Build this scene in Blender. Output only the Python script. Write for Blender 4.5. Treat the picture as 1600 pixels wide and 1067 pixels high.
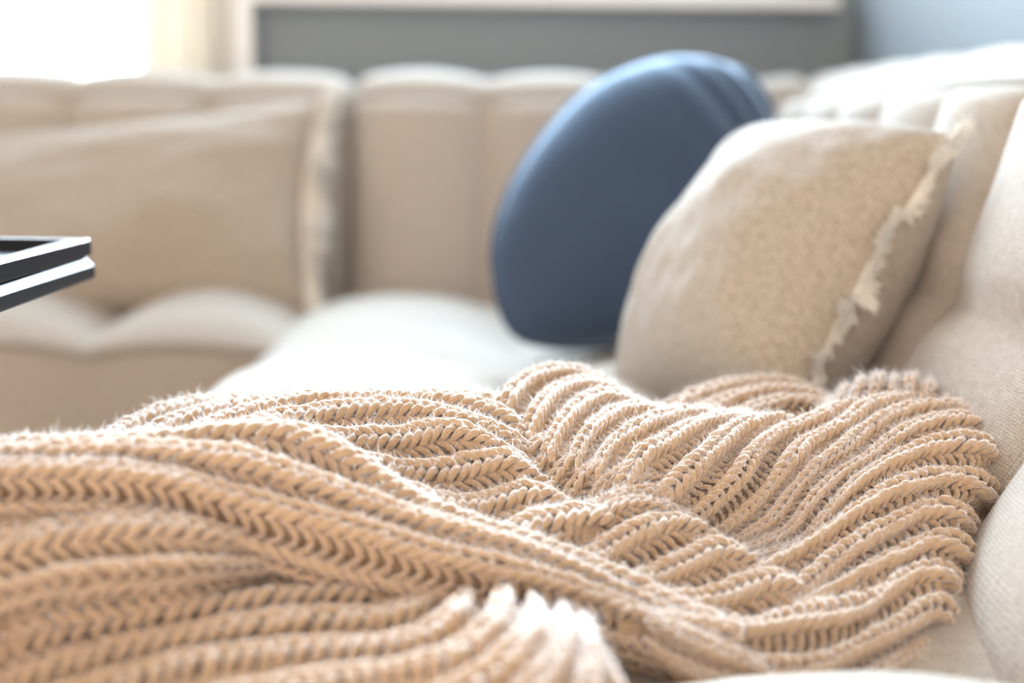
import bpy, math, random
import numpy as np
from mathutils import Vector, Matrix, Euler, noise

random.seed(7)
rng = np.random.default_rng(7)
for o in list(bpy.data.objects):
    bpy.data.objects.remove(o)
scene = bpy.context.scene
COL = scene.collection
R = math.radians

# ------------------------------------------------------------------ camera
CAM = Vector((0.0, 0.0, 0.75))
cam_rot = Matrix.Rotation(R(0.77), 3, 'Z') @ Matrix.Rotation(R(90 - 8.9), 3, 'X') @ Matrix.Rotation(R(0.7), 3, 'Z')
cd = bpy.data.cameras.new('camera')
cam = bpy.data.objects.new('camera', cd)
COL.objects.link(cam)
cam.matrix_world = Matrix.Translation(CAM) @ cam_rot.to_4x4()
cd.lens = 50.0
cd.sensor_width = 36.0
cd.clip_start = 0.01
cd.dof.use_dof = True
cd.dof.focus_distance = 1.01
cd.dof.aperture_fstop = 2.15
scene.camera = cam
FPX = 1600 * 50.0 / 36.0


def W(px, py, Y):
    """world point on the plane y=Y seen at photo pixel (px, py)"""
    d = cam_rot @ Vector(((px - 800) / FPX, (533.5 - py) / FPX, -1.0))
    return CAM + d * (Y / d.y)


# ------------------------------------------------------------------ light
scene.view_settings.view_transform = 'Standard'
scene.view_settings.look = 'None'
scene.view_settings.gamma = 1.0
scene.view_settings.use_curve_mapping = False
scene.view_settings.exposure = 1.44

world = bpy.data.worlds.new('world')
scene.world = world
world.use_nodes = True
bg = world.node_tree.nodes['Background']
# bright overcast sky beyond the windows (+Y) and overhead, strong warm fill added behind the camera
_wn, _wl = world.node_tree.nodes.new, world.node_tree.links.new
_tc = _wn('ShaderNodeTexCoord')


def _ramp(vec, stops):
    dt = _wn('ShaderNodeVectorMath'); dt.operation = 'DOT_PRODUCT'; dt.inputs[1].default_value = vec
    _wl(_tc.outputs['Generated'], dt.inputs[0])
    mr = _wn('ShaderNodeMapRange'); mr.inputs['From Min'].default_value = -1.0; mr.inputs['From Max'].default_value = 1.0
    _wl(dt.outputs['Value'], mr.inputs['Value'])
    cr_ = _wn('ShaderNodeValToRGB')
    el = cr_.color_ramp.elements
    for n_, (p_, c_) in enumerate(stops):
        e = el[n_] if n_ < 2 else el.new((p_ + 1) / 2)
        e.position = (p_ + 1) / 2
        e.color = (*c_, 1)
    _wl(mr.outputs[0], cr_.inputs['Fac'])
    return cr_


_a = _ramp((-0.12, 0.52, 0.84), [(-0.7, (2.62, 2.20, 1.83)), (0.9, (0.80, 1.00, 1.24)), (0.15, (0.84, 0.77, 0.74))])
_b = _ramp((-0.33, 0.944, 0.0), [(0.72, (0, 0, 0)), (0.92, (1.6, 1.7, 1.8))])
_ad = _wn('ShaderNodeVectorMath'); _ad.operation = 'ADD'
_wl(_a.outputs['Color'], _ad.inputs[0]); _wl(_b.outputs['Color'], _ad.inputs[1])
_wl(_ad.outputs[0], bg.inputs['Color'])
bg.inputs['Strength'].default_value = 1.0


def area(name, loc, target, sx, sy, power, color):
    l = bpy.data.lights.new(name, 'AREA')
    l.shape = 'RECTANGLE'
    l.size = sx
    l.size_y = sy
    l.energy = power
    l.color = color
    o = bpy.data.objects.new(name, l)
    COL.objects.link(o)
    o.location = loc
    o.rotation_euler = (Vector(target) - Vector(loc)).to_track_quat('-Z', 'Y').to_euler()
    return o


area('daylight_back_window', (-1.35, 2.93, 1.65), (-0.2, 1.0, 0.5), 1.1, 1.5, 7.5, (0.58, 0.80, 1.0))
_l = area('daylight_ledge_window', (-0.05, 2.93, 1.75), (-0.1, 1.0, 0.5), 0.9, 1.2, 10.5, (0.58, 0.80, 1.0))
_l.data.spread = R(95)
# soft hazy daylight falling in through the windows from behind the sofa
_s = bpy.data.lights.new('hazy_daylight', 'SUN')
_s.energy = 5.2
_s.angle = R(28)
_s.color = (0.74, 0.87, 1.0)
_so = bpy.data.objects.new('hazy_daylight', _s)
COL.objects.link(_so)
_so.rotation_euler = Vector((-0.07, -0.90, -0.38)).to_track_quat('-Z', 'Y').to_euler()


# ------------------------------------------------------------------ helpers
def tag(o, label=None, cat=None, group=None, kind=None):
    if label: o['label'] = label
    if cat: o['category'] = cat
    if group: o['group'] = group
    if kind: o['kind'] = kind
    return o


def empty(name, loc):
    o = bpy.data.objects.new(name, None)
    COL.objects.link(o)
    o.empty_display_size = 0.05
    o.location = loc
    return o


def mesh_np(name, V, F, mat, parent=None, uv=None, smooth=True, sub=0):
    """V (n,3), F (m,4) quads, uv per vertex (n,2)"""
    V = np.asarray(V, dtype=np.float32)
    F = np.asarray(F, dtype=np.int32)
    if parent is not None:
        V = V - np.array(parent.location, dtype=np.float32)
    me = bpy.data.meshes.new(name)
    n, m, k = len(V), len(F), F.shape[1]
    me.vertices.add(n)
    me.vertices.foreach_set('co', V.ravel())
    me.loops.add(m * k)
    me.loops.foreach_set('vertex_index', F.ravel())
    me.polygons.add(m)
    me.polygons.foreach_set('loop_start', np.arange(m, dtype=np.int32) * k)
    me.polygons.foreach_set('use_smooth', np.full(m, smooth))
    me.update(calc_edges=True)
    if uv is not None:
        l = me.uv_layers.new(name='UVMap')
        l.data.foreach_set('uv', np.asarray(uv, dtype=np.float32)[F.ravel()].ravel())
    me.validate()
    me.materials.append(mat)
    o = bpy.data.objects.new(name, me)
    COL.objects.link(o)
    if parent is not None:
        o.parent = parent
    if sub:
        s = o.modifiers.new('s', 'SUBSURF')
        s.levels = s.render_levels = sub
    return o


def grid_faces(nu, nv, off=0):
    i, j = np.meshgrid(np.arange(nu - 1), np.arange(nv - 1), indexing='ij')
    a = (i * nv + j).ravel() + off
    return np.stack([a, a + nv, a + nv + 1, a + 1], 1)


def box(name, lo, hi, mat, parent=None, bevel=0.0, **t):
    (x0, y0, z0), (x1, y1, z1) = lo, hi
    V = [(x0, y0, z0), (x1, y0, z0), (x1, y1, z0), (x0, y1, z0), (x0, y0, z1), (x1, y0, z1), (x1, y1, z1), (x0, y1, z1)]
    F = [(3, 2, 1, 0), (4, 5, 6, 7), (0, 1, 5, 4), (1, 2, 6, 5), (2, 3, 7, 6), (3, 0, 4, 7)]
    o = mesh_np(name, V, F, mat, parent, smooth=False)
    if bevel:
        b = o.modifiers.new('b', 'BEVEL'); b.width = bevel; b.segments = 3
    return tag(o, **t)


def cr(P, m):
    """Catmull-Rom through P (k,3), resampled to m points by arc length"""
    P = np.asarray(P, dtype=float)
    Q = np.vstack([2 * P[0] - P[1], P, 2 * P[-1] - P[-2]])
    out = []
    for i in range(len(P) - 1):
        p0, p1, p2, p3 = Q[i:i + 4]
        for t in np.linspace(0, 1, 24, endpoint=False):
            out.append(0.5 * (2 * p1 + (p2 - p0) * t + (2 * p0 - 5 * p1 + 4 * p2 - p3) * t * t + (3 * p1 - p0 - 3 * p2 + p3) * t ** 3))
    out.append(P[-1])
    out = np.array(out)
    s = np.r_[0, np.cumsum(np.linalg.norm(np.diff(out, axis=0), axis=1))]
    t = np.linspace(0, s[-1], m)
    return np.stack([np.interp(t, s, out[:, c]) for c in range(3)], 1)


def tubes(P, Rr, N, sides=7):
    """P (n,k,3) paths, Rr (n,k) radii, N (n,3) reference normal -> V, F, UV"""
    n, k, _ = P.shape
    T = np.gradient(P, axis=1)
    T /= np.linalg.norm(T, axis=2, keepdims=True) + 1e-12
    Nn = np.repeat(N[:, None, :], k, 1)
    B = np.cross(T, Nn)
    B /= np.linalg.norm(B, axis=2, keepdims=True) + 1e-12
    M = np.cross(B, T)
    a = np.linspace(0, 2 * np.pi, sides, endpoint=False)
    ring = B[:, :, None, :] * np.cos(a)[None, None, :, None] + M[:, :, None, :] * np.sin(a)[None, None, :, None]
    V = P[:, :, None, :] + ring * Rr[:, :, None, None]
    idx = np.arange(n * k * sides).reshape(n, k, sides)
    nx = np.roll(idx, -1, axis=2)
    F = np.stack([idx[:, :-1], nx[:, :-1], nx[:, 1:], idx[:, 1:]], -1).reshape(-1, 4)
    uu = np.broadcast_to(np.linspace(0, 1, k)[None, :, None], (n, k, sides)) + rng.random((n, 1, 1))
    vv = np.broadcast_to((a / (2 * np.pi))[None, None, :], (n, k, sides))
    UV = np.stack([uu, vv], -1).reshape(-1, 2)
    return V.reshape(-1, 3), F, UV


class Acc:
    def __init__(s): s.V, s.F, s.U, s.n = [], [], [], 0
    def add(s, V, F, U=None):
        V = np.asarray(V).reshape(-1, 3)
        s.V.append(V); s.F.append(np.asarray(F) + s.n)
        s.U.append(U if U is not None else np.zeros((len(V), 2))); s.n += len(V)
    def build(s, name, mat, parent=None, **k):
        return mesh_np(name, np.vstack(s.V), np.vstack(s.F), mat, parent, uv=np.vstack(s.U), **k)


def piping(name, pts, r, mat, parent):
    P = cr(pts, max(8, len(pts) * 4))[None]
    V, F, U = tubes(P, np.full(P.shape[:2], r), np.array([[0.1, 0.2, 1.0]]), 10)
    return mesh_np(name, V, F, mat, parent, uv=U)


# ------------------------------------------------------------------ materials
def new_mat(name):
    m = bpy.data.materials.new(name)
    m.use_nodes = True
    nt = m.node_tree
    return m, nt, nt.nodes['Principled BSDF'], nt.nodes.new, nt.links.new


def plain(name, col, rough=0.6, **kw):
    m, nt, p, N, L = new_mat(name)
    p.inputs['Base Color'].default_value = (*col, 1)
    p.inputs['Roughness'].default_value = rough
    for k, v in kw.items():
        p.inputs[k.replace('_', ' ')].default_value = v
    return m


def paint(name, col):
    m, nt, p, N, L = new_mat(name)
    no = N('ShaderNodeTexNoise'); no.inputs['Scale'].default_value = 90
    b = N('ShaderNodeBump'); b.inputs['Strength'].default_value = 0.08
    L(no.outputs['Fac'], b.inputs['Height']); L(b.outputs['Normal'], p.inputs['Normal'])
    p.inputs['Base Color'].default_value = (*col, 1)
    p.inputs['Roughness'].default_value = 0.6
    return m


def cloth(name, c1, c2, thread=0.0022, bump=0.5, sheen=0.35, blotch=None, rough=0.85, bdist=0.0006):
    """woven cloth: UV in metres, threads of the given pitch, colour c1 with c2 in the gaps"""
    m, nt, p, N, L = new_mat(name)
    uv = N('ShaderNodeUVMap')
    no = N('ShaderNodeTexNoise'); no.inputs['Scale'].default_value = 260; no.inputs['Detail'].default_value = 2
    L(uv.outputs['UV'], no.inputs['Vector'])
    mix = N('ShaderNodeMix'); mix.data_type = 'VECTOR'; mix.blend_type = 'MIX' if hasattr(mix, 'blend_type') else None
    ad = N('ShaderNodeVectorMath'); ad.operation = 'MULTIPLY_ADD'
    ad.inputs[1].default_value = (0.0040, 0.0040, 0.0)
    L(no.outputs['Color'], ad.inputs[0]); L(uv.outputs['UV'], ad.inputs[2])
    sx = N('ShaderNodeSeparateXYZ'); L(ad.outputs[0], sx.inputs[0])
    outs = []
    for ax in (0, 1):
        ml = N('ShaderNodeMath'); ml.operation = 'MULTIPLY'; ml.inputs[1].default_value = math.pi / thread
        L(sx.outputs[ax], ml.inputs[0])
        sn = N('ShaderNodeMath'); sn.operation = 'SINE'; L(ml.outputs[0], sn.inputs[0])
        outs.append(sn)
    pr = N('ShaderNodeMath'); pr.operation = 'MULTIPLY'
    L(outs[0].outputs[0], pr.inputs[0]); L(outs[1].outputs[0], pr.inputs[1])
    ab = N('ShaderNodeMath'); ab.operation = 'ABSOLUTE'; L(pr.outputs[0], ab.inputs[0])
    pw = N('ShaderNodeMath'); pw.operation = 'POWER'; pw.inputs[1].default_value = 0.5; L(ab.outputs[0], pw.inputs[0])
    n2 = N('ShaderNodeTexNoise'); n2.inputs['Scale'].default_value = 120; n2.inputs['Detail'].default_value = 4
    L(uv.outputs['UV'], n2.inputs['Vector'])
    rmp = N('ShaderNodeMapRange'); rmp.inputs['From Min'].default_value = 0.3; rmp.inputs['From Max'].default_value = 0.7
    rmp.inputs['To Min'].default_value = 0.55; rmp.inputs['To Max'].default_value = 1.0
    L(n2.outputs['Fac'], rmp.inputs['Value'])
    fm = N('ShaderNodeMath'); fm.operation = 'MULTIPLY'; L(pw.outputs[0], fm.inputs[0]); L(rmp.outputs[0], fm.inputs[1])
    cm = N('ShaderNodeMix'); cm.data_type = 'RGBA'
    L(fm.outputs[0], cm.inputs['Factor'])
    cm.inputs[6].default_value = (*c2, 1); cm.inputs[7].default_value = (*c1, 1)
    L(cm.outputs[2], p.inputs['Base Color'])
    b = N('ShaderNodeBump'); b.inputs['Strength'].default_value = bump; b.inputs['Distance'].default_value = bdist
    L(fm.outputs[0], b.inputs['Height']); L(b.outputs['Normal'], p.inputs['Normal'])
    p.inputs['Roughness'].default_value = rough
    p.inputs['Sheen Weight'].default_value = sheen
    p.inputs['Sheen Roughness'].default_value = 0.4
    p.inputs['Specular IOR Level'].default_value = 0.2
    return m


def yarn(name, col, col2):
    m, nt, p, N, L = new_mat(name)
    uv = N('ShaderNodeUVMap')
    sx = N('ShaderNodeSeparateXYZ'); L(uv.outputs['UV'], sx.inputs[0])
    a = N('ShaderNodeMath'); a.operation = 'MULTIPLY_ADD'; a.inputs[1].default_value = 1.6
    L(sx.outputs[0], a.inputs[0]); L(sx.outputs[1], a.inputs[2])
    ml = N('ShaderNodeMath'); ml.operation = 'MULTIPLY'; ml.inputs[1].default_value = 2 * math.pi * 3
    L(a.outputs[0], ml.inputs[0])
    sn = N('ShaderNodeMath'); sn.operation = 'SINE'; L(ml.outputs[0], sn.inputs[0])
    tc = N('ShaderNodeTexCoord')
    no = N('ShaderNodeTexNoise'); no.inputs['Scale'].default_value = 1400; no.inputs['Detail'].default_value = 3
    L(tc.outputs['Object'], no.inputs['Vector'])
    ad = N('ShaderNodeMath'); ad.operation = 'MULTIPLY_ADD'; ad.inputs[1].default_value = 0.35
    L(sn.outputs[0], ad.inputs[0]); L(no.outputs['Fac'], ad.inputs[2])
    b = N('ShaderNodeBump'); b.inputs['Strength'].default_value = 0.6; b.inputs['Distance'].default_value = 0.0007
    L(ad.outputs[0], b.inputs['Height']); L(b.outputs['Normal'], p.inputs['Normal'])
    n2 = N('ShaderNodeTexNoise'); n2.inputs['Scale'].default_value = 60
    L(tc.outputs['Object'], n2.inputs['Vector'])
    cm = N('ShaderNodeMix'); cm.data_type = 'RGBA'
    L(n2.outputs['Fac'], cm.inputs['Factor'])
    cm.inputs[6].default_value = (*col, 1); cm.inputs[7].default_value = (*col2, 1)
    L(cm.outputs[2], p.inputs['Base Color'])
    p.inputs['Roughness'].default_value = 0.9
    p.inputs['Specular IOR Level'].default_value = 0.15
    p.inputs['Sheen Weight'].default_value = 0.4
    p.inputs['Sheen Roughness'].default_value = 0.30
    sh = N('ShaderNodeBsdfSheen'); sh.inputs['Color'].default_value = (0.95, 0.95, 1.0, 1); sh.inputs['Roughness'].default_value = 0.45
    L(b.outputs['Normal'], sh.inputs['Normal'])
    ash = N('ShaderNodeAddShader'); L(p.outputs[0], ash.inputs[0]); L(sh.outputs[0], ash.inputs[1])
    L(ash.outputs[0], nt.nodes['Material Output'].inputs['Surface'])
    return m


M_WALL = paint('wall_paint', (0.25, 0.285, 0.305))
M_WHITE = plain('white_trim_paint', (0.82, 0.81, 0.79), 0.4)
M_FLOOR = plain('floor_wood', (0.35, 0.25, 0.17), 0.45)
M_SOFA = cloth('sofa_linen', (0.66, 0.585, 0.505), (0.31, 0.25, 0.19), 0.0026, 0.6, 0.4, bdist=0.001)
M_LINEN = cloth('cushion_linen', (0.70, 0.61, 0.50), (0.24, 0.17, 0.11), 0.0040, 1.0, 0.4, bdist=0.0015)
M_BLUE = cloth('blue_cotton', (0.058, 0.086, 0.14), (0.038, 0.056, 0.095), 0.0012, 0.3, 1.0)
M_BLUE.node_tree.nodes['Principled BSDF'].inputs['Sheen Tint'].default_value = (0.65, 0.82, 1, 1)
M_FRINGE = plain('frayed_linen_thread', (0.86, 0.80, 0.71), 0.9, Sheen_Weight=0.8)
M_YARN = yarn('tan_wool', (0.46, 0.305, 0.18), (0.52, 0.36, 0.225))
M_FIBRE, _nt, _p, _N, _L = new_mat('wool_fibre')
_d = _N('ShaderNodeBsdfDiffuse'); _d.inputs[0].default_value = (0.88, 0.80, 0.76, 1)
_t = _N('ShaderNodeBsdfTranslucent'); _t.inputs[0].default_value = (0.9, 0.85, 0.8, 1)
_m = _N('ShaderNodeMixShader'); _L(_d.outputs[0], _m.inputs[1]); _L(_t.outputs[0], _m.inputs[2])
_L(_m.outputs[0], _nt.nodes['Material Output'].inputs['Surface'])
M_BLACK = plain('black_lacquer', (0.012, 0.012, 0.017), 0.3, Specular_IOR_Level=0.12)
M_CURTAIN, _nt, _p, _N, _L = new_mat('curtain_cloth')
_p.inputs['Base Color'].default_value = (0.93, 0.89, 0.83, 1)
_p.inputs['Roughness'].default_value = 0.9
_t = _N('ShaderNodeBsdfTranslucent'); _t.inputs[0].default_value = (0.62, 0.57, 0.49, 1)
_m = _N('ShaderNodeMixShader'); _m.inputs[0].default_value = 0.5
_L(_p.outputs[0], _m.inputs[1]); _L(_t.outputs[0], _m.inputs[2])
_L(_m.outputs[0], _nt.nodes['Material Output'].inputs['Surface'])
M_GLASS, _nt, _p, _N, _L = new_mat('window_glass')
_g = _N('ShaderNodeBsdfTransparent'); _s = _N('ShaderNodeBsdfGlossy'); _s.inputs['Roughness'].default_value = 0.02
_m = _N('ShaderNodeMixShader'); _m.inputs[0].default_value = 0.05
_L(_g.outputs[0], _m.inputs[1]); _L(_s.outputs[0], _m.inputs[2])
_L(_m.outputs[0], _nt.nodes['Material Output'].inputs['Surface'])

# ------------------------------------------------------------------ room
YB = 2.98          # face of the back wall
XR = 0.645         # face of the right wall
S = 'structure'
box('floor', (-2.6, -2.0, -0.06), (XR, YB + 0.12, 0), M_FLOOR, kind=S)
box('ceiling', (-2.72, -2.0, 2.5), (XR + 0.12, YB + 0.12, 2.6), M_WHITE, kind=S)
box('wall_left', (-2.72, -2.0, 0), (-2.6, YB + 0.12, 2.5), M_WALL, kind=S)
box('wall_right', (XR, -2.0, 0), (XR + 0.12, YB + 0.12, 2.5), M_WALL, kind=S)
wb = Acc()
def bxa(A, lo, hi):
    (x0, y0, z0), (x1, y1, z1) = lo, hi
    V = [(x0, y0, z0), (x1, y0, z0), (x1, y1, z0), (x0, y1, z0), (x0, y0, z1), (x1, y0, z1), (x1, y1, z1), (x0, y1, z1)]
    F = [(3, 2, 1, 0), (4, 5, 6, 7), (0, 1, 5, 4), (1, 2, 6, 5), (2, 3, 7, 6), (3, 0, 4, 7)]
    A.add(V, F)
T = YB + 0.12
bxa(wb, (-2.6, YB, 0), (XR, T, 0.76))
bxa(wb, (-2.6, YB, 2.35), (XR, T, 2.5))
bxa(wb, (-2.6, YB, 0.76), (-2.2, T, 2.35))
bxa(wb, (-0.62, YB, 0.76), (-0.55, T, 2.35))
bxa(wb, (-0.55, YB, 0.76), (XR, T, 1.0))
bxa(wb, (0.56, YB, 1.0), (XR, T, 2.35))
o = wb.build('wall_back', M_WALL, smooth=False); tag(o, kind=S)

def window(name, x0, x1, z0, z1):
    A = Acc(); w = 0.05
    bxa(A, (x0, YB + 0.03, z0), (x0 + w, YB + 0.09, z1)); bxa(A, (x1 - w, YB + 0.03, z0), (x1, YB + 0.09, z1))
    bxa(A, (x0, YB + 0.03, z0), (x1, YB + 0.09, z0 + w)); bxa(A, (x0, YB + 0.03, z1 - w), (x1, YB + 0.09, z1))
    xm = (x0 + x1) / 2
    bxa(A, (xm - 0.02, YB + 0.035, z0), (xm + 0.02, YB + 0.085, z1))
    f = A.build(name, M_WHITE, smooth=False); tag(f, kind=S)
    g = Acc(); bxa(g, (x0 + w, YB + 0.055, z0 + w), (x1 - w, YB + 0.061, z1 - w))
    g.build('window_pane', M_GLASS, f, smooth=False)
window('window_1', -2.2, -0.62, 0.76, 2.35)
window('window_2', -0.55, 0.56, 1.0, 2.35)
# white ledge under the second window, and the white edge board beside the curtain
box('trim_1', (-0.57, YB - 0.10, 0.972), (0.60, YB + 0.03, 1.0), M_WHITE, bevel=0.004, kind=S)
box('trim_2', (-0.607, YB - 0.07, 0.808), (-0.568, YB + 0.0, 2.4), M_WHITE, bevel=0.004, kind=S)

# curtain
def curtain():
    nx, nz = 160, 14
    V = []; U = []
    for i in range(nx):
        x = -0.80 + 0.20 * i / (nx - 1)
        for j in range(nz):
            z = 0.12 + 2.28 * j / (nz - 1)
            y = YB - 0.06 + 0.008 * math.sin(i * 0.30 + 0.3 * math.sin(z)) + 0.007 * math.sin(i * 0.13 + 1)
            V.append((x, y, z)); U.append((x, z))
    o = mesh_np('curtain', V, grid_faces(nx, nz), M_CURTAIN, uv=U)
    s = o.modifiers.new('t', 'SOLIDIFY'); s.thickness = 0.002
    tag(o, 'cream pleated curtain hanging at the right side of the bright window', 'curtain')
curtain()

# ------------------------------------------------------------------ sofa
sofa = empty('corner_sofa', (0.0, 2.0, 0.0))
tag(sofa, 'cream linen corner sofa with channel tufted backrests and tufted seats', 'sofa')

def back_section(name, frame, s0, s1, phase, pitch, prof, npipe, B, rows, topn=0.012):
    """frame(s, d, z) -> world; prof list of (d, z); npipe: index of the piping point"""
    P = np.array(prof)
    P3 = cr(np.c_[P, np.zeros(len(P))], 90)[:, :2]
    seg = np.r_[0, np.cumsum(np.linalg.norm(np.diff(P3, axis=0), axis=1))]
    T2 = np.gradient(P3, axis=0); T2 /= np.linalg.norm(T2, axis=1, keepdims=True)
    Nn = np.c_[-T2[:, 1], T2[:, 0]]          # outward (towards -d on the front)
    ipipe = int(np.argmin(np.linalg.norm(P3 - P[npipe], axis=1)))
    ns = int((s1 - s0) / 0.008)
    V, U = [], []
    top = []
    for i in range(ns):
        s = s0 + (s1 - s0) * i / (ns - 1)
        f = (s - phase) / pitch if not isinstance(phase, list) else float(np.interp(s, phase, range(len(phase))))
        c = abs(math.sin(math.pi * f)) ** 0.5
        e = min(1.0, min(s - s0, s1 - s) / 0.035); e = math.sqrt(max(0, 1 - (1 - e) ** 2))
        for j in range(90):
            d, z = P3[j]
            rr = 1.0
            for (za, k) in rows:
                rr *= 1 - k * math.exp(-((z - za) / 0.022) ** 2) * (0.35 + 0.65 * (1 - c) ** 0.5) if j <= ipipe else 1
            if j < ipipe:
                tt = j / ipipe
                env = min(1, tt / 0.08) ** 0.6 * min(1, (1 - tt) / 0.05) ** 0.5
                b = B * (0.15 + c * env * rr)
            elif j < 70:
                b = B * 0.45 * c * min(1, (j - ipipe) / 6) + (0.15 * B)
            else:
                b = 0.0
            w = noise.noise(Vector((s * 7, z * 7, 3.1))) * 0.004
            n = Nn[j]
            b = (b + w) - 0.03 * (1 - e)
            dd, zz = d + n[0] * b, z + n[1] * b
            if j <= ipipe + 2: zz += 0
            V.append(frame(s, dd, zz)); U.append((s, seg[j]))
            if j == ipipe and i % 3 == 0:
                top.append(frame(s, dd - 0.004, zz + 0.003))
    o = mesh_np(name, V, grid_faces(ns, 90), M_SOFA, sofa, uv=U)
    # end caps
    cap = []
    p = piping('piping', top, 0.0055, M_SOFA, sofa)
    p.parent = o; p.location = (0, 0, 0)
    return o

prof_r = [(0.345, 0.36), (0.335, 0.42), (0.355, 0.465), (0.385, 0.515), (0.418, 0.58), (0.445, 0.655), (0.468, 0.73), (0.485, 0.787),
          (0.502, 0.808), (0.54, 0.818), (0.575, 0.808), (0.592, 0.76), (0.598, 0.5), (0.598, 0.06)]
back_section('backrest', lambda s, d, z: (d, s, z), 0.30, 2.70, [0.15, 0.42, 0.70, 1.01, 1.36, 1.575, 1.84, 2.08, 2.32, 2.56, 2.80], 0.24, prof_r, 7, 0.048, [(0.575, 0.7)])
prof_f = [(2.50, 0.34), (2.505, 0.42), (2.515, 0.47), (2.525, 0.52), (2.535, 0.58), (2.545, 0.655), (2.555, 0.73), (2.562, 0.782),
          (2.58, 0.805), (2.62, 0.812), (2.68, 0.80), (2.71, 0.75), (2.72, 0.5), (2.72, 0.06)]
back_section('backrest', lambda s, d, z: (s, d, z), -0.325, 0.50, -0.085, 0.24, prof_f, 7, 0.042, [])
prof_l = [(d, z - 0.006 if z > 0.7 else z) for d, z in prof_f]
back_section('backrest', lambda s, d, z: (s, d, z), -1.95, -0.325, -0.575, 0.25, prof_l, 7, 0.046, [])

def seat_z(x, y, xs, ys, amp):
    fx = fy = 0
    def cell(v, seams):
        for a, b in zip(seams[:-1], seams[1:]):
            if a <= v <= b: return math.sin(math.pi * (v - a) / (b - a)) ** 0.75
        return 0
    if x > 0.0 and y < 0.80: amp *= 1 + 0.62 * min(1, x / 0.12)
    if 1.30 < y < 1.84 and amp < 0.055: amp *= 1.22
    return 0.418 + amp * cell(x, xs) * cell(y, ys) + 0.004 * noise.noise(Vector((x * 9, y * 9, 0)))

def seat_right():
    ys = [0.26, 0.80, 1.30, 1.84, 2.53]
    xs = [-0.40, -0.02, 0.37]
    nl, ny = 110, 280
    V, U = [], []
    pp = []
    for j in range(ny):
        y = 0.28 + (2.52 - 0.28) * j / (ny - 1)
        side = []
        for k in range(20):
            t = k / 19
            z = 0.05 + t * 0.345
            cy = abs(math.sin(math.pi * (y - 0.32) / 0.5)) ** 0.6
            side.append((-0.385 - 0.012 * cy * math.sin(math.pi * t), z))
        if j % 4 == 0: pp.append((-0.388, y, 0.398 + 0.02 * 0))
        zt = []
        for i in range(nl - 20):
            t = (i + 1) / (nl - 20)
            x = -0.385 + t * 0.76
            z = seat_z(x, y, xs, ys, 0.052)
            e = max(0, 1 - t / 0.06)
            z -= 0.02 * e ** 2
            zt.append((x, z))
        L = side + zt
        s = 0; prev = L[0]
        for q in L:
            s += math.hypot(q[0] - prev[0], q[1] - prev[1]); prev = q
            V.append((q[0], y, q[1])); U.append((s, y))
    o = mesh_np('seat', V, grid_faces(ny, nl)[:, ::-1], M_SOFA, sofa, uv=U)
    p = piping('piping', pp, 0.005, M_SOFA, sofa); p.parent = o; p.location = (0, 0, 0)
seat_right()

def seat_far():
    xs = [-1.86, -1.56, -1.26, -0.96, -0.66, -0.355]
    ys = [2.04, 2.55]
    nx, nl = 220, 80
    V, U, pp = [], [], []
    for i in range(nx):
        x = -1.86 + (1.86 - 0.365) * i / (nx - 1)
        cx = abs(math.sin(math.pi * (x + 0.36) / 0.30)) ** 0.6
        e = 0
        L = []
        for k in range(25):
            t = k / 24
            L.append((2.07 - 0.010 * cx * math.sin(math.pi * t), 0.05 + t * (0.340 + 0.022 * cx)))
        if i % 3 == 0: pp.append((x, 2.064, 0.393 + 0.022 * cx))
        for k in range(nl - 25):
            t = (k + 1) / (nl - 25)
            y = 2.07 + t * 0.45
            z = seat_z(x, y, xs, ys, 0.060)
            h = max(0, 1 - t / 0.12)
            L.append((y, z - 0.02 * h * h))
        s = 0; prev = L[0]
        for q in L:
            s += math.hypot(q[0] - prev[0], q[1] - prev[1]); prev = q
            V.append((x, q[0], q[1])); U.append((x, s))
    o = mesh_np('seat', V, grid_faces(nx, nl), M_SOFA, sofa, uv=U)
    p = piping('piping', pp, 0.0055, M_SOFA, sofa); p.parent = o; p.location = (0, 0, 0)
seat_far()

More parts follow.
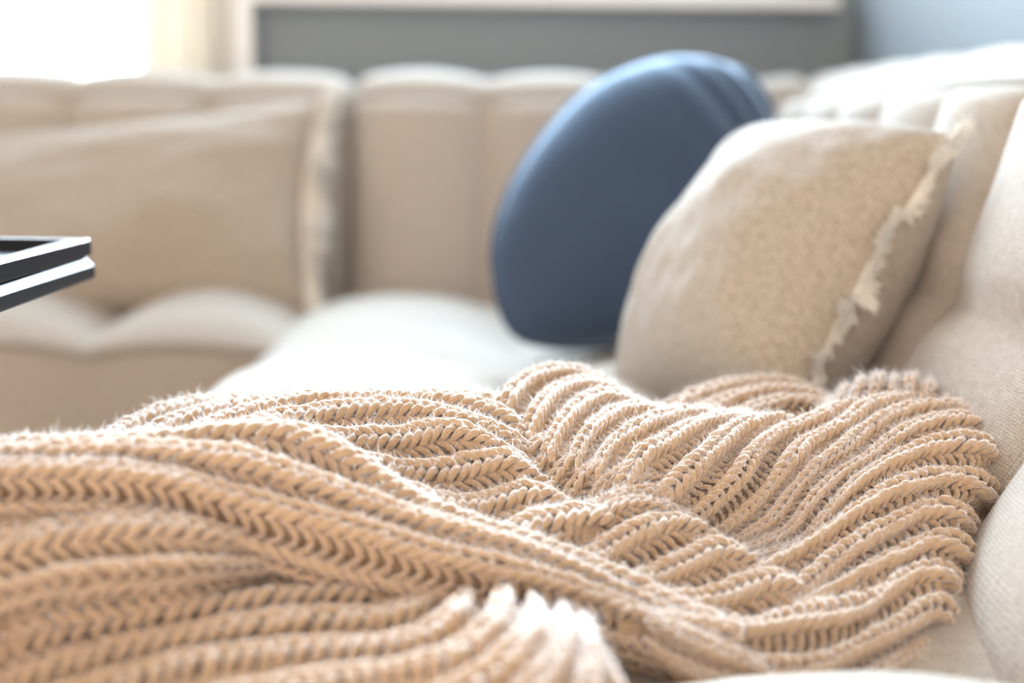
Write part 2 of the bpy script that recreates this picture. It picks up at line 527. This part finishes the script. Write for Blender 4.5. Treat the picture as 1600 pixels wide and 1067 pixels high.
# ------------------------------------------------------------------ cushions
def cushion(name, corners, T, mat, label, conc=0.10, sag=(0, 0), n=70, wr=0.004, seed=0.0, pw=0.42, near=0.0):
    """corners: top-near, top-far, bottom-far, bottom-near (world)"""
    A, B, C, D = [np.array(c) for c in corners]
    cen = (A + B + C + D) / 4
    nrm = np.cross(B - A, D - A); nrm /= np.linalg.norm(nrm)
    if np.dot(nrm, np.array(CAM) - cen) < 0: nrm = -nrm
    root = empty(name, tuple(cen))
    g = np.sin(np.linspace(-math.pi / 2, math.pi / 2, n))
    V, U = [], []
    def pt(s, t, side):
        s2 = s * (1 - (conc + (near if s < 0 else 0)) * (1 - t * t) ** 1.0 * abs(s))
        t2 = t * (1 - conc * (1 - s * s) ** 1.0 * abs(t))
        a = (s2 + 1) / 2; b = (t2 + 1) / 2
        p = (A * (1 - a) + B * a) * (1 - b) + (D * (1 - a) + C * a) * b
        h = T * (max(0, (1 - s * s)) * max(0, (1 - t * t))) ** pw
        q = Vector((s * 1.6 + seed, t * 1.6, side * 2.0))
        w = noise.noise(q) * wr * 2.5 + noise.noise(q * 3.1) * wr
        w *= min(1, h / (T * 0.4))
        return p + nrm * side * (h + w)
    LA = np.linalg.norm(B - A); LB = np.linalg.norm(D - A)
    for side in (1, -1):
        for s in g:
            for t in g:
                V.append(pt(s, t, side)); U.append(((s + 1) / 2 * LA + (0 if side > 0 else 1), (t + 1) / 2 * LB))
    F1 = grid_faces(n, n)
    F = np.vstack([F1, F1[:, ::-1] + n * n])
    G = np.array(V).reshape(2, n, n, 3)
    du = np.concatenate([np.zeros((2, 1, n)), np.cumsum(np.linalg.norm(np.diff(G, axis=1), axis=3), axis=1)], 1)
    dv = np.concatenate([np.zeros((2, n, 1)), np.cumsum(np.linalg.norm(np.diff(G, axis=2), axis=3), axis=2)], 2)
    du -= du[:, n // 2:n // 2 + 1]; dv -= dv[:, :, n // 2:n // 2 + 1]
    U = np.stack([du, dv], -1).reshape(-1, 2)
    o = mesh_np('cover', V, F, mat, root, uv=U)
    tag(root, label, 'cushion')
    edge = lambda s, t: pt(s, t, 1)
    return root, edge, nrm, cen

def fringe(root, edge, nrm, cen, sides, mat, length=0.012, dens=1500, r=0.0005):
    A = Acc()
    P, N = [], []
    for (f, L) in sides:
        for i in range(int(dens * L)):
            t = random.uniform(-0.99, 0.99)
            p = np.array(f(t))
            out = p - cen; out -= nrm * np.dot(out, nrm); out /= np.linalg.norm(out)
            d = np.array(f(min(1, t + 0.01))) - np.array(f(max(-1, t - 0.01))); d /= np.linalg.norm(d) + 1e-9
            cl = noise.noise(Vector((t * 9, 0.3, 0.7)))
            cl2 = noise.noise(Vector((t * 24, 3.3, 0.7)))
            ln = length * (0.55 + 0.9 * (cl2 + 0.4)) * random.uniform(0.6, 1.3)
            lean = nrm * (0.5 + cl * 2.2 + random.uniform(-0.35, 0.35)) + d * (cl2 * 1.5 + random.uniform(-0.5, 0.5))
            q = [p - out * 0.003]
            for k in range(1, 5):
                q.append(q[-1] + (out + lean * k / 4 * 0.9 + rng.normal(0, 0.25, 3)) * ln / 4)
            P.append(q); N.append(nrm)
    P = np.array(P)
    Rr = np.full(P.shape[:2], r) * np.array([1.2, 1.2, 1.1, 0.9, 0.5])
    A.add(*tubes(P, Rr, np.array(N) + 0.01, 4))
    # twisted selvedge roll along the edge
    for (f, L) in sides:
        Q = []
        for t in np.linspace(-0.99, 0.99, 160):
            p = np.array(f(t)); out = p - cen; out /= np.linalg.norm(out)
            Q.append(p + out * (0.002 + 0.0025 * math.sin(t * 37 * L / 0.3)) + nrm * 0.005 * noise.noise(Vector((t * 9, 0.3, 0.7))))
        Q = np.array(Q)[None]
        A.add(*tubes(Q, np.full(Q.shape[:2], 0.0024) * (1 + 0.3 * np.sin(np.linspace(0, 90, 160)))[None], nrm[None] + 0.01, 6))
    return A.build('fringe', mat, root)

# linen cushion leaning on the right backrest
root, E, nr, ce = cushion('linen_cushion', [W(1502, 214, 1.34), W(1196, 198, 1.68), W(955, 640, 1.58), W(1250, 650, 1.25)], 0.11, M_LINEN,
                      'pale woven linen cushion with frayed edge leaning on the right backrest', conc=0.04, wr=0.004, pw=0.46, near=0.10)
fringe(root, E, nr, ce, [(lambda t: E(-1, t), 0.33)], M_FRINGE, 0.018, 9000, 0.0008)

# left cushion
root, E, nr, ce = cushion('linen_cushion', [W(500, 160, 2.44), W(-70, 222, 2.46), W(-80, 500, 2.26), W(480, 488, 2.28)], 0.085, M_LINEN,
                      'beige linen cushion with frayed side edge at the far left of the sofa', conc=0.06, wr=0.005, seed=4.0, pw=0.4)
fringe(root, E, nr, ce, [(lambda t: E(-1, t), 0.31)], M_FRINGE, 0.030, 7000, 0.0012)

# blue cushion
def blue_cushion():
    c = np.array(W(985, 315, 2.02))
    root = empty('blue_cushion', tuple(c))
    tag(root, 'dark blue rounded cushion standing behind the pale linen cushion', 'cushion')
    out_px = [(768, 400), (775, 350), (800, 285), (845, 215), (905, 150), (970, 112), (1040, 92), (1110, 98), (1165, 125), (1200, 175), (1205, 240),
              (1185, 320), (1150, 400), (1100, 470), (1020, 525), (940, 540), (860, 540), (805, 522), (778, 470)]
    def depth(x, y): return 1.98 + (x - 985) * 0.0004 + (300 - y) * 0.00040
    ring = np.array([W(x, y, depth(x, y)) for x, y in out_px + out_px[:1]])
    ring = cr(ring, 161)[:-1]
    n = len(ring)
    nrm = np.cross(ring[40] - ring[0], ring[100] - ring[0]); nrm /= np.linalg.norm(nrm)
    if np.dot(nrm, -c + np.array(CAM)) < 0: nrm = -nrm
    V, U = [], []
    m = 40
    for side in (1, -1):
        for k in range(m):
            r = math.sin(math.pi / 2 * k / (m - 1))
            for i in range(n):
                p = c + (ring[i] - c) * r
                h = 0.11 * max(0, 1 - r ** 2.1) ** 0.55
                a = 2 * math.pi * i / n
                q = Vector(tuple((p - c) * 9))
                w = 0.006 * noise.noise(q)
                # gathered creases running in from the upper right corner
                u = np.dot(p - ring[72], np.array((0.55, 0.1, -0.8)))
                v = np.dot(p - ring[72], np.array((0.8, 0.1, 0.55)))
                w += 0.022 * noise.noise(Vector((v * 30, u * 4, 1.7))) * math.exp(-(np.linalg.norm(p - ring[72]) / 0.15) ** 2)
                V.append(p + nrm * side * (h + w * min(1, h / 0.03)))
                d = p - c
                U.append((d[0] + side, d[2]))
    idx = np.arange(m * n).reshape(m, n)
    nx = np.roll(idx, -1, axis=1)
    F1 = np.stack([idx[:-1], nx[:-1], nx[1:], idx[1:]], -1).reshape(-1, 4)
    mesh_np('cover', V, np.vstack([F1, F1[:, ::-1] + m * n]), M_BLUE, root, uv=U)
    P = ring[None]; P = np.concatenate([P, P[:, :1]], 1)
    Vt, Ft, Ut = tubes(P, np.full(P.shape[:2], 0.004), nrm[None], 8)
    mesh_np('piping', Vt, Ft, M_BLUE, root, uv=Ut)
blue_cushion()

# ------------------------------------------------------------------ side table
def side_table():
    ya, yb = 0.55, 1.22
    xb = W(142, 372, yb).x; zt = W(142, 372, yb).z
    xa = xb - 0.52
    root = empty('side_table', ((xa + xb) / 2, (ya + yb) / 2, 0))
    tag(root, 'black glossy tray topped side table, its corner reaching in from the left', 'side table')
    prof = [(-0.018, -0.010), (-0.018, -0.0025), (-0.016, 0.0), (-0.002, 0.0), (0.0, -0.0015), (0.0, -0.0145), (-0.0045, -0.0150), (0.002, -0.0240), (0.002, -0.0245), (0.002, -0.034), (0.0, -0.0355), (-0.02, -0.0355)]
    def loop(d):
        return [(xa - d, ya - d), (xb + d, ya - d), (xb + d, yb + d), (xa - d, yb + d)]
    V = []
    for d, h in prof:
        for x, y in loop(d): V.append((x, y, zt + h))
    F = []
    for k in range(len(prof) - 1):
        for i in range(4):
            j = (i + 1) % 4
            F.append((k * 4 + i, (k + 1) * 4 + i, (k + 1) * 4 + j, k * 4 + j)[::-1])
    o = mesh_np('rim', V, F, M_BLACK, root, smooth=False)
    b = o.modifiers.new('b', 'BEVEL'); b.width = 0.0006; b.segments = 2
    box('tray_top', (xa + 0.016, ya + 0.016, zt - 0.034), (xb - 0.016, yb - 0.016, zt - 0.010), M_BLACK, root)
    box('column', (xa + 0.10, 0.82, 0.03), (xa + 0.17, 0.89, zt - 0.03), M_BLACK, root, bevel=0.004)
    box('base', (xa - 0.02, 0.62, 0.0), (xb - 0.06, 1.10, 0.03), M_BLACK, root, bevel=0.006)
side_table()

# ------------------------------------------------------------------ knitted throw
PITCH = 0.0235
STITCH = 0.0078
throw = empty('knitted_throw', (0.0, 0.9, 0.45))
tag(throw, 'chunky tan ribbed knit throw heaped in folds on the sofa seat', 'throw')
KN = Acc()
FUZZ_P, FUZZ_N = [], []
MS = 260

def patch(guides, vs, ext=(0.45, 0.45), stitch=STITCH, pitch=PITCH, rh=1.0, fuzz=1.0):
    """guides: list of rib paths [(px, py, Y), ...]; vs: the rib number of each"""
    G = np.array([cr([W(*q) for q in g], MS) for g in guides])       # (g, MS, 3)
    vs = np.array(vs, float)
    v0, v1 = vs[0] - ext[0], vs[-1] + ext[1]
    vv = np.arange(v0, v1 + 1e-6, 1 / 10)
    # extrapolate + Catmull-Rom across
    Gx = np.concatenate([(2 * G[0] - G[1])[None], G, (2 * G[-1] - G[-2])[None]])
    vx = np.r_[2 * vs[0] - vs[1], vs, 2 * vs[-1] - vs[-2]]
    m = np.gradient(Gx, vx, axis=0)
    S = np.empty((len(vv), MS, 3))
    for a, v in enumerate(vv):
        k = int(np.clip(np.searchsorted(vx, v) - 1, 0, len(vx) - 2))
        h = vx[k + 1] - vx[k]; t = (v - vx[k]) / h
        S[a] = (2 * t**3 - 3 * t**2 + 1) * Gx[k] + (t**3 - 2 * t**2 + t) * h * m[k] + (-2 * t**3 + 3 * t**2) * Gx[k + 1] + (t**3 - t**2) * h * m[k + 1]
    Du = np.gradient(S, axis=1); Dv = np.gradient(S, vv, axis=0)
    N = np.cross(Du, Dv); N /= np.linalg.norm(N, axis=2, keepdims=True) + 1e-12
    vis = np.sum(N * (np.array(CAM) - S), axis=2)
    if np.median(vis) < 0: N = -N
    # smooth normals
    for _ in range(6):
        N[:, 1:-1] = (N[:, :-2] + N[:, 1:-1] * 2 + N[:, 2:]) / 4
        N[1:-1] = (N[:-2] + N[1:-1] * 2 + N[2:]) / 4
    N /= np.linalg.norm(N, axis=2, keepdims=True) + 1e-12
    LP = np.clip(np.linalg.norm(Dv, axis=2), 0.5 * pitch, 1.25 * pitch)  # local pitch
    def ev(u, v, h):
        """u in 0..1, v rib number, h in pitches -> point"""
        a = np.clip((v - vv[0]) / (vv[1] - vv[0]), 0, len(vv) - 1.001); b = np.clip(u * (MS - 1), 0, MS - 1.001)
        i = a.astype(int); j = b.astype(int); fa = a - i; fb = b - j
        def L(X):
            if X.ndim == 2: X = X[..., None]
            fa_, fb_ = fa[..., None], fb[..., None]
            return X[i, j] * (1 - fa_) * (1 - fb_) + X[i + 1, j] * fa_ * (1 - fb_) + X[i, j + 1] * (1 - fa_) * fb_ + X[i + 1, j + 1] * fa_ * fb_
        n = L(N); lp = L(LP)
        return L(S) + n * lp * h[..., None], n, lp[..., 0]
    # backing cloth
    hb = -0.24 + 0.28 * np.cos(2 * np.pi * vv) * rh
    Vb = S + N * LP[..., None] * hb[:, None, None]
    KN.add(Vb, grid_faces(len(vv), MS), np.zeros((len(vv) * MS, 2)))
    ks = np.arange(math.ceil(v0 + 0.2), math.floor(v1 - 0.2) + 1)
    def place(k, us, ds, dv, hh, rad, du):
        """ds: u offsets in stitches, dv, hh, rad arrays of the element"""
        n = len(us)
        u = us[:, None] + np.array(ds)[None] * du
        v = k + np.array(dv)[None] + rng.normal(0, 0.010, (n, 1))
        h = np.array(hh)[None] + rng.normal(0, 0.015, (n, 1))
        u = u + rng.normal(0, 0.05, (n, 1)) * du
        P, nn, lp = ev(u, np.broadcast_to(v, u.shape), np.broadcast_to(h, u.shape))
        Rr = np.array(rad)[None] * lp * rng.normal(1, 0.06, (n, 1))
        KN.add(*tubes(P, Rr, nn[:, len(ds) // 2] + 0.003, 7))
        if fuzz:
            rep = rng.random(n) < 0.9 * fuzz
            for z in range(58):
                c = rng.integers(1, len(ds) - 1, n)
                p = P[np.arange(n), c]; nr_ = nn[np.arange(n), c]; r_ = Rr[np.arange(n), c]
                if z >= 26: rep = rep & (nr_[:, 2] > 0.72)      # extra pale fibres on upward faces stand in for light on the folds
                FUZZ_P.append((p + nr_ * r_[:, None] * 0.8)[rep]); FUZZ_N.append(nr_[rep])
    length = np.array([np.linalg.norm(np.diff(g, axis=0), axis=1).sum() for g in G])
    for k in ks:
        ln = np.interp(k, vs, length)
        ns = int(ln / stitch); du = 1.0 / ns
        us = (np.arange(ns) + 0.5) / ns
        for sg in (-1, 1):
            place(k, us, [-0.75, -0.5, -0.15, 0.25, 0.6, 0.95, 1.15], [sg * 0.215, sg * 0.225, sg * 0.20, sg * 0.145, sg * 0.09, sg * 0.035, sg * 0.015],
                  [0.05, 0.16, 0.265, 0.31, 0.305, 0.22, 0.10], [0.05, 0.078, 0.098, 0.100, 0.090, 0.070, 0.04], du)
    for k in np.arange(math.ceil(v0 - 0.05), math.floor(v1 + 0.05)):
        ln = np.interp(k + 0.5, vs, length)
        ns = int(ln / stitch); du = 1.0 / ns
        us = (np.arange(ns) + 0.5) / ns
        for sg in (-1, 1):
            place(k + 0.5, us, [0.55, 0.53, 0.40, 0.12, -0.22, -0.45], [-sg * 0.02, sg * 0.06, sg * 0.14, sg * 0.21, sg * 0.27, sg * 0.30],
                  [-0.14, -0.08, -0.02, 0.03, 0.04, 0.02], [0.045, 0.068, 0.076, 0.076, 0.07, 0.05], du)
    return ev

# C: the broad slope on the right (ribs t..j), lower-left end first
Cg = [
 [(815,700,1.05),(800,640,1.07),(812,614,1.10),(855,592,1.13),(892,587,1.15),(935,602,1.17),(985,645,1.17)],
 [(835,700,1.02),(843,655,1.05),(860,630,1.08),(887,614,1.11),(918,609,1.135),(952,622,1.15),(995,655,1.15)],
 [(860,725,0.99),(880,680,1.02),(902,650,1.05),(930,632,1.08),(962,632,1.10),(1000,650,1.12),(1020,668,1.12)],
 [(895,740,0.97),(918,692,1.00),(942,668,1.03),(975,652,1.06),(1010,652,1.08),(1045,662,1.10),(1065,672,1.10)],
 [(925,755,0.96),(950,710,0.985),(990,684,1.01),(1030,666,1.04),(1075,657,1.07),(1110,660,1.09),(1135,672,1.10)],
 [(970,770,0.95),(1002,722,0.975),(1040,701,0.995),(1080,677,1.03),(1125,664,1.06),(1160,662,1.08),(1195,672,1.09)],
 [(1020,800,0.94),(1058,758,0.96),(1105,717,0.99),(1142,688,1.02),(1180,672,1.05),(1215,668,1.07),(1255,672,1.08)],
 [(1060,835,0.93),(1100,796,0.955),(1150,748,0.98),(1176,714,1.01),(1212,688,1.035),(1272,668,1.06),(1325,646,1.09),(1380,642,1.11)],
 [(1075,865,0.92),(1120,838,0.945),(1160,806,0.965),(1200,768,0.985),(1242,720,1.01),(1268,699,1.03),(1322,672,1.05),(1352,648,1.075),(1390,636,1.095),(1445,634,1.12)],
 [(1100,880,0.91),(1155,848,0.94),(1208,815,0.96),(1243,770,0.98),(1281,732,1.00),(1318,710,1.015),(1352,682,1.04),(1388,660,1.06),(1437,648,1.085),(1500,647,1.10),(1520,660,1.13)],
 [(1110,890,0.90),(1180,857,0.93),(1232,832,0.95),(1270,784,0.97),(1311,745,0.99),(1357,718,1.01),(1398,690,1.03),(1440,671,1.05),(1505,666,1.07),(1535,680,1.09),(1540,705,1.12)],
 [(1120,905,0.89),(1190,870,0.92),(1250,853,0.94),(1288,815,0.955),(1316,782,0.97),(1352,752,0.985),(1410,722,1.005),(1462,704,1.02),(1525,700,1.03),(1545,720,1.06),(1545,745,1.09)],
 [(1130,925,0.885),(1190,893,0.905),(1250,867,0.925),(1298,837,0.94),(1350,803,0.955),(1408,768,0.97),(1460,755,0.985),(1520,758,0.995),(1540,775,1.02),(1540,800,1.05)],
 [(1200,965,0.86),(1250,932,0.88),(1300,889,0.905),(1340,858,0.92),(1382,832,0.935),(1427,811,0.95),(1475,803,0.955),(1500,815,0.97),(1505,840,1.00)],
 [(1215,985,0.85),(1260,962,0.865),(1305,938,0.88),(1350,910,0.895),(1395,882,0.91),(1440,861,0.925),(1480,852,0.93),(1500,865,0.94),(1500,890,0.97)],
 [(1050,985,0.815),(1120,992,0.815),(1180,996,0.82),(1250,977,0.835),(1325,964,0.85),(1375,941,0.87),(1412,918,0.885),(1450,901,0.895),(1475,905,0.905),(1480,930,0.93)],
 [(1010,970,0.80),(1080,1010,0.79),(1140,1040,0.79),(1205,1055,0.795),(1280,1048,0.805),(1350,1017,0.825),(1412,984,0.845),(1448,957,0.86),(1468,955,0.87),(1470,985,0.895)],
 [(1010,1010,0.79),(1080,1055,0.775),(1140,1085,0.77),(1205,1100,0.78),(1290,1090,0.79),(1370,1055,0.81),(1420,1020,0.835),(1440,1005,0.85),(1450,1010,0.87),(1450,1030,0.89)],
]
patch(Cg, range(18), ext=(0.3, 0.3))

# B: the middle mound whose crest runs down to the right
Bg = [
 [(812,735,1.00),(822,715,1.00),(842,696,1.01),(868,692,1.02),(890,705,1.035),(900,725,1.04)],
 [(822,765,0.985),(836,742,0.985),(862,717,0.995),(888,709,1.005),(915,714,1.02),(935,735,1.03)],
 [(845,785,0.97),(862,760,0.97),(887,731,0.98),(915,719,0.99),(945,726,1.005),(960,750,1.02)],
 [(872,805,0.955),(888,783,0.955),(910,749,0.965),(940,730,0.975),(972,731,0.99),(1000,755,1.01)],
 [(900,815,0.94),(926,788,0.945),(950,757,0.955),(978,739,0.965),(1020,742,0.98),(1050,775,1.00)],
 [(880,828,0.93),(915,812,0.93),(952,783,0.94),(980,760,0.95),(1018,752,0.96),(1062,775,0.975),(1085,810,1.00)],
 [(720,832,0.915),(787,838,0.905),(828,818,0.91),(872,808,0.92),(918,798,0.925),(965,781,0.935),(1018,772,0.945),(1070,795,0.96),(1100,830,0.98)],
 [(760,855,0.895),(825,860,0.89),(868,850,0.895),(902,834,0.905),(942,805,0.915),(992,791,0.925),(1050,804,0.935),(1092,835,0.95),(1115,870,0.97)],
 [(840,890,0.87),(890,895,0.87),(930,882,0.875),(960,858,0.89),(994,838,0.90),(1030,825,0.91),(1070,827,0.92),(1108,852,0.93),(1130,885,0.95)],
 [(880,920,0.85),(930,927,0.85),(980,925,0.855),(1030,908,0.87),(1080,884,0.885),(1117,868,0.895),(1152,880,0.90),(1178,907,0.91),(1190,935,0.93)],
 [(930,945,0.83),(970,945,0.83),(1020,950,0.835),(1080,951,0.845),(1130,941,0.855),(1175,922,0.868),(1208,917,0.875),(1248,940,0.885),(1270,975,0.90)],
 [(960,965,0.81),(1010,972,0.812),(1060,984,0.815),(1120,995,0.822),(1180,998,0.828),(1235,985,0.838),(1280,968,0.848),(1320,975,0.86),(1340,1000,0.88)],
]
patch(Bg[:6], range(6), ext=(0.3, 0.5))
patch(Bg[6:], range(6), ext=(0.4, 0.5))

# A: left mound
Ag = [
 [(150,712,1.02),(185,690,1.06),(232,664,1.09),(290,645,1.11),(360,636,1.13),(440,628,1.14),(560,624,1.14),(680,628,1.13),(760,640,1.12),(800,665,1.11)],
 [(190,716,1.00),(235,690,1.035),(300,662,1.06),(370,645,1.08),(450,632,1.09),(560,627,1.10),(680,628,1.09),(745,633,1.08),(790,650,1.075),(812,685,1.07)],
 [(230,722,0.98),(285,703,1.00),(347,671,1.02),(410,650,1.035),(485,635,1.045),(560,632,1.05),(640,632,1.05),(702,635,1.045),(745,645,1.04),(787,662,1.035),(812,695,1.03),(815,725,1.03)],
 [(270,722,0.965),(318,700,0.98),(372,682,0.99),(435,665,1.00),(510,654,1.01),(600,647,1.015),(675,654,1.01),(727,668,1.005),(776,687,1.00),(812,713,1.00),(825,740,1.00)],
 [(330,735,0.94),(400,712,0.955),(485,695,0.965),(562,696,0.97),(625,694,0.975),(675,682,0.985),(715,682,0.985),(775,707,0.98),(822,742,0.98),(838,770,0.985)],
 [(420,765,0.915),(500,735,0.93),(570,735,0.94),(625,745,0.945),(700,743,0.95),(750,731,0.96),(788,727,0.965),(822,750,0.965),(850,774,0.965),(865,795,0.97)],
 [(520,805,0.885),(590,782,0.90),(637,783,0.91),(687,797,0.915),(737,801,0.92),(787,788,0.93),(827,779,0.94),(872,797,0.94),(895,812,0.945),(905,830,0.95)],
 [(600,850,0.86),(660,828,0.87),(720,838,0.88),(787,848,0.885),(828,830,0.895),(870,822,0.90),(905,815,0.905),(930,820,0.91),(945,830,0.92),(955,845,0.93)],
]
patch(Ag, range(8), ext=(0.3, 0.3))

# E: small folds behind, at the foot of the linen cushion
Eg = [
 [(1020,668,1.19),(1060,642,1.20),(1110,620,1.215),(1160,609,1.225),(1205,606,1.23),(1250,616,1.22),(1295,640,1.20)],
 [(1060,672,1.15),(1100,654,1.165),(1150,632,1.18),(1197,621,1.19),(1240,621,1.19),(1285,638,1.175),(1310,655,1.16)],
 [(1105,680,1.12),(1140,668,1.13),(1180,650,1.145),(1220,639,1.155),(1262,640,1.155),(1305,650,1.14),(1340,668,1.12)],
]
patch(Eg, range(3), ext=(0.4, 0.6))
# cuff standing up against the backrest: ribs run up and over
Kg = []
for i, (xb, yb, xt, yt) in enumerate([(1280,655,1300,628),(1302,655,1322,610),(1328,655,1345,599),(1358,655,1370,592),(1388,655,1396,597),(1415,655,1420,593),(1440,655,1446,607),(1462,660,1474,628)]):
    Kg.append([(xb, yb + 12, 1.10), (xb + 3, (yb + yt) / 2 + 6, 1.105), (xt, yt + 3, 1.125), (xt + 4, yt + 1, 1.15), (xt + 6, yt + 14, 1.18)])
patch(Kg, range(8), ext=(0.4, 0.4), pitch=0.015, rh=1.3)

# F: the front roll
Fg = [
 [(-60,725,0.90),(100,716,0.92),(230,706,0.93),(320,697,0.94),(400,692,0.94),(470,702,0.94),(530,730,0.93),(600,775,0.92),(700,828,0.91),(830,868,0.90),(950,915,0.89),(1060,960,0.86)],
 [(-60,716,0.85),(100,710,0.86),(230,702,0.87),(320,692,0.885),(400,685,0.89),(465,692,0.89),(520,714,0.885),(580,752,0.88),(650,798,0.875),(740,835,0.87),(840,865,0.865),(940,905,0.85),(1050,958,0.83),(1150,1010,0.80)],
 [(-60,722,0.82),(100,718,0.825),(200,716,0.83),(320,724,0.84),(410,740,0.845),(510,775,0.845),(600,808,0.845),(675,826,0.845),(750,844,0.845),(825,866,0.845),(900,893,0.84),(980,930,0.83),(1060,972,0.82),(1160,1025,0.795)],
 [(-60,738,0.80),(60,738,0.803),(160,740,0.808),(260,752,0.815),(360,780,0.82),(485,812,0.822),(600,842,0.823),(675,866,0.823),(775,888,0.825),(875,915,0.825),(965,948,0.82),(1050,985,0.81),(1140,1032,0.79),(1200,1060,0.78)],
 [(-60,803,0.785),(60,802,0.787),(160,806,0.79),(250,822,0.795),(330,841,0.80),(430,870,0.805),(520,898,0.808),(600,920,0.81),(725,945,0.812),(825,966,0.812),(912,990,0.805),(990,1018,0.795),(1080,1045,0.785),(1180,1070,0.775)],
 [(-60,815,0.80),(60,815,0.805),(160,820,0.81),(250,836,0.815),(330,855,0.82),(430,884,0.825),(520,912,0.828),(600,932,0.83),(725,955,0.832),(825,975,0.83),(912,1000,0.82),(990,1026,0.81),(1080,1052,0.80),(1180,1074,0.79)],
]
patch(Fg, range(6), ext=(0.3, 0.2), fuzz=1.0, stitch=0.0095, pitch=0.0255)

# G: fold under the roll at the left
Gg = [
 [(-80,880,0.78),(0,850,0.785),(60,835,0.79),(120,826,0.80),(230,826,0.81),(320,838,0.82),(390,858,0.835),(440,878,0.85)],
 [(-80,905,0.745),(0,872,0.75),(50,855,0.755),(110,842,0.765),(210,835,0.775),(330,845,0.79),(400,865,0.815),(450,885,0.84)],
 [(-80,985,0.715),(0,940,0.725),(60,918,0.73),(160,905,0.74),(290,893,0.76),(380,885,0.79),(440,888,0.82),(490,900,0.85)],
 [(-80,1030,0.725),(0,988,0.735),(60,963,0.74),(120,948,0.75),(270,925,0.77),(370,902,0.80),(430,897,0.83),(480,905,0.86)],
]
patch(Gg, range(4), ext=(0.3, 0.3), stitch=0.0095)

# H: the lowest sheet in front
Hg = [
 [(-80,1060,0.77),(0,1030,0.775),(100,1003,0.79),(250,980,0.81),(400,965,0.825),(520,955,0.84),(600,962,0.85),(640,970,0.86)],
 [(-80,1060,0.69),(0,1035,0.695),(100,1005,0.705),(250,978,0.72),(400,952,0.74),(520,945,0.76),(600,952,0.775),(650,948,0.80),(670,940,0.83)],
 [(-60,1110,0.66),(0,1088,0.665),(120,1048,0.675),(260,1016,0.69),(400,992,0.705),(520,983,0.72),(600,982,0.73),(645,968,0.75),(675,950,0.78),(690,940,0.82)],
 [(60,1130,0.64),(150,1092,0.65),(300,1055,0.665),(450,1035,0.68),(600,1028,0.69),(675,1008,0.71),(712,975,0.735),(725,952,0.77),(730,940,0.81)],
 [(260,1150,0.62),(400,1105,0.635),(560,1078,0.65),(675,1057,0.665),(737,1030,0.69),(772,995,0.715),(782,962,0.75),(785,945,0.80)],
 [(600,1160,0.62),(700,1112,0.635),(785,1064,0.66),(815,1032,0.68),(837,1003,0.705),(840,975,0.735),(838,955,0.78)],
 [(790,1170,0.62),(830,1112,0.635),(862,1062,0.66),(880,1027,0.68),(884,998,0.70),(882,975,0.73),(878,960,0.78)],
 [(890,1170,0.63),(905,1112,0.64),(918,1065,0.66),(924,1032,0.68),(920,1005,0.70),(912,985,0.73),(905,970,0.78)],
 [(985,1170,0.65),(985,1112,0.655),(972,1067,0.67),(955,1032,0.69),(940,1010,0.71),(928,995,0.74),(920,985,0.78)],
]
Hg = [[(x, y, Y + 0.045 * min(1, max(0, (900 - x) / 300))) for x, y, Y in g] for g in Hg]
patch(Hg, range(9), ext=(0.3, 0.2), stitch=0.0095, pitch=0.026, fuzz=0.5)

KN.build('knitted_fabric', M_YARN, throw)

# loose wool fibres
def fibres():
    P0 = np.vstack(FUZZ_P); N0 = np.vstack(FUZZ_N)
    n = len(P0)
    d = N0 * 0.35 + rng.normal(0, 0.55, (n, 3)); d /= np.linalg.norm(d, axis=1, keepdims=True)
    ln = rng.gamma(3.0, 0.0014, n)[:, None]
    c = rng.normal(0, 0.6, (n, 3))
    p1 = P0 + d * ln * 0.5
    d2 = d + c; d2 /= np.linalg.norm(d2, axis=1, keepdims=True)
    p2 = p1 + d2 * ln * 0.5
    w = np.cross(d, rng.normal(0, 1, (n, 3))); w /= np.linalg.norm(w, axis=1, keepdims=True) + 1e-9
    w *= 0.00009
    V = np.stack([P0 - w, P0 + w, p1 - w, p1 + w, p2 - w * 0.5, p2 + w * 0.5], 1).reshape(-1, 3)
    b = np.arange(n) * 6
    F = np.vstack([np.stack([b, b + 1, b + 3, b + 2], 1), np.stack([b + 2, b + 3, b + 5, b + 4], 1)])
    o = mesh_np('fuzz', V, F, M_FIBRE, throw)
    o['kind'] = 'stuff'
fibres()
print('knit verts', KN.n, 'fibres', sum(len(p) for p in FUZZ_P))
